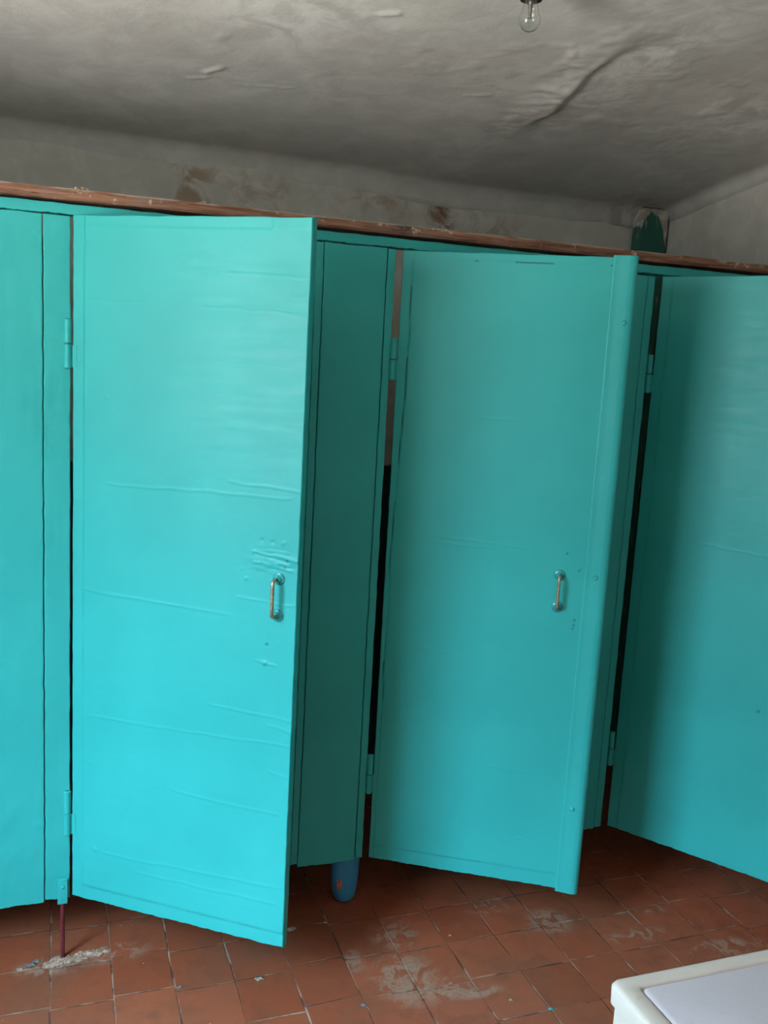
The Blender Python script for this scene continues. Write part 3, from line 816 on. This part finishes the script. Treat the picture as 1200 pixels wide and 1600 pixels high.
# ------------------------------------------------------------------ white appliance in the near corner
ax0, ax1, ay1, az = 1.186, 1.75, -1.487, 0.85
ay0 = ay1 - 0.56
ap = empty('appliance', ((ax0 + ax1) / 2, (ay0 + ay1) / 2, 0))
tag(ap, 'off-white box-shaped appliance with a lilac-grey top panel in the bottom right corner', 'appliance')
hx, hy = (ax1 - ax0) / 2, (ay1 - ay0) / 2
MB().box(-hx + 0.006, hx - 0.006, -hy + 0.006, hy - 0.006, 0.015, az - 0.028).build('body', M_ENAMEL, ap, bevel=0.008, seg_=3)
for sx in (-1, 1):
    for sy in (-1, 1):
        MB().lathe([(0.018, 0.0), (0.02, 0.004), (0.016, 0.02)], (sx * (hx - 0.05), sy * (hy - 0.05), 0), 'z', 18).build('foot', M_DARK, ap)
def lid():
    vs = []; fs = []
    def ring(hx_, hy_, r, z, n=6):
        pts = []
        for (sx, sy, a0) in ((1, 1, 0), (-1, 1, 90), (-1, -1, 180), (1, -1, 270)):
            for k in range(n + 1):
                a = math.radians(a0 + 90 * k / n)
                pts.append((sx * (hx_ - r) + r * math.cos(a), sy * (hy_ - r) + r * math.sin(a), z))
        return pts
    rings = [ring(hx, hy, 0.012, az - 0.030), ring(hx + 0.001, hy + 0.001, 0.013, az - 0.006), ring(hx - 0.0015, hy - 0.0015, 0.013, az - 0.0015), ring(hx - 0.006, hy - 0.006, 0.012, az),
             ring(hx - 0.028, hy - 0.022, 0.010, az), ring(hx - 0.031, hy - 0.025, 0.009, az - 0.0015), ring(hx - 0.033, hy - 0.027, 0.008, az - 0.006)]
    m = len(rings[0])
    for r in rings: vs += r
    for i in range(len(rings) - 1):
        for k in range(m): fs.append((i * m + k, i * m + (k + 1) % m, (i + 1) * m + (k + 1) % m, (i + 1) * m + k))
    fs.append(tuple(range(m))); fs.append(tuple((len(rings) - 1) * m + k for k in range(m)))
    MB().add(vs, fs, True).build('lid_rim', M_ENAMEL, ap, sharp=50)
    vs = []; rr = [ring(hx - 0.0335, hy - 0.0275, 0.008, az - 0.006), ring(hx - 0.0335, hy - 0.0275, 0.008, az - 0.0022), ring(hx - 0.035, hy - 0.029, 0.008, az - 0.0012)]
    fs = []
    for r in rr: vs += r
    for i in range(2):
        for k in range(m): fs.append((i * m + k, i * m + (k + 1) % m, (i + 1) * m + (k + 1) % m, (i + 1) * m + k))
    fs.append(tuple(2 * m + k for k in range(m)))
    o = MB().add(vs, fs, True).build('top_panel', M_TOPP, ap, sharp=50)
    o['label'] = 'lilac-grey inset panel'
lid()

# ------------------------------------------------------------------ rubble, crumbs and small debris
def lumpobj(name, mat, items, label, cat, group=None):
    c = items[0][0]
    m = MB()
    for (p, r, sq, sd) in items: m.lump((p[0] - c[0], p[1] - c[1], p[2]), r, sd, sq, 8, 0.35)
    o = m.build(name, mat)
    o.location = (c[0], c[1], 0)
    return tag(o, label, cat, group)
mp = []
rd = random.Random(11)
for k in range(26):
    t = k / 25
    x = 0.455 + 0.145 * t + rd.uniform(-0.008, 0.008)
    y = -0.030 + 0.028 * t + rd.uniform(-0.010, 0.010)
    mp.append(((x, y, 0.001), rd.uniform(0.008, 0.017) * (1 - 0.25 * t), (1.25, 1.0, 0.32), k))
lumpobj('mortar_patch', M_MORTAR, mp, 'rough pinkish mortar patch on the floor around the foot of the red rod', 'mortar')
g = 'loose crumbs lying on the tile floor'
fcr = [(0.405, -0.022, 0.009, M_GREYCR, 'grey-blue crumb on the floor left of the red rod'),
       (0.418, -0.008, 0.007, M_GREYCR, 'smaller grey-blue crumb behind the one left of the red rod'),
       (0.378, -0.030, 0.006, M_CRUMB, 'pale crumb on the floor nearest the left edge of the photo'),
       (1.033, 0.0, 0, None, None)]
for (x, y, r, m, lab) in fcr:
    if r: lumpobj('crumb', m, [((x, y, r * 0.25), r, (1.4, 0.8, 0.5), int(x * 1000))], lab, 'crumb', g)
def floor_pt(u, v):
    d = FW + RT * ((u - 600) / 1439.26) - UP * ((v - 800) / 1439.26)
    t = -CP.z / d.z
    return CP + t * d
for (u, v, r, m, lab) in [(405, 1531, 0.0085, M_CRUMB, 'round pale pebble on the floor below the first open door'),
                          (455, 1453, 0.010, M_CRUMB, 'flat pale chip on the floor just right of the first door corner'),
                          (508, 1442, 0.005, M_CRUMB, 'tiny pale chip on the shaded floor left of the blue bottle'),
                          (568, 1571, 0.006, M_GREYCR, 'grey crumb on a tile joint below the blue bottle'),
                          (280, 1543, 0.006, M_GREYCR, 'grey speck on a tile joint between the red rod and the pebble'),
                          (798, 1563, 0.005, M_CRUMB, 'white chip on the floor left of the white appliance'),
                          (861, 1577, 0.0055, None, 'turquoise paint chip on the floor beside the white appliance'),
                          (703, 1462, 0.0035, M_CRUMB, 'white speck on the floor beneath the middle door')]:
    p = floor_pt(u, v)
    lumpobj('crumb', m or M_ROSE, [((p.x, p.y, r * 0.25), r, (1.25, 0.8, 0.5), int(u))], lab, 'crumb', g)
# plaster fallen on the plank
for (u, v, n, lab) in [(320, 318, 6, 'tuft of fallen plaster on the plank above the first door'), (128, 303, 9, 'crust of pale plaster stuck on the plank near its left end')]:
    d = FW + RT * ((u - 600) / 1439.26) - UP * ((v - 800) / 1439.26)
    t = (-0.010 - CP.y) / d.y
    p = CP + t * d
    m = MB(); rd = random.Random(u)
    for k in range(n):
        m.lump((rd.uniform(-0.014, 0.014), rd.uniform(-0.004, 0.012), rd.uniform(-0.001, 0.004)), rd.uniform(0.0025, 0.005), k + u, (1.3, 1, 0.8), 6, 0.5)
    if u < 200:
        for k in range(6): m.lump((rd.uniform(-0.022, 0.022), -0.008, rd.uniform(-0.022, -0.004)), rd.uniform(0.0015, 0.0035), k + u, (1, 0.6, 1.3), 6, 0.5)
    o = m.build('plaster_crumbs', M_CRUMB)
    o.location = (p.x, p.y, PLK[1] + 0.0005)
    tag(o, lab, 'plaster')
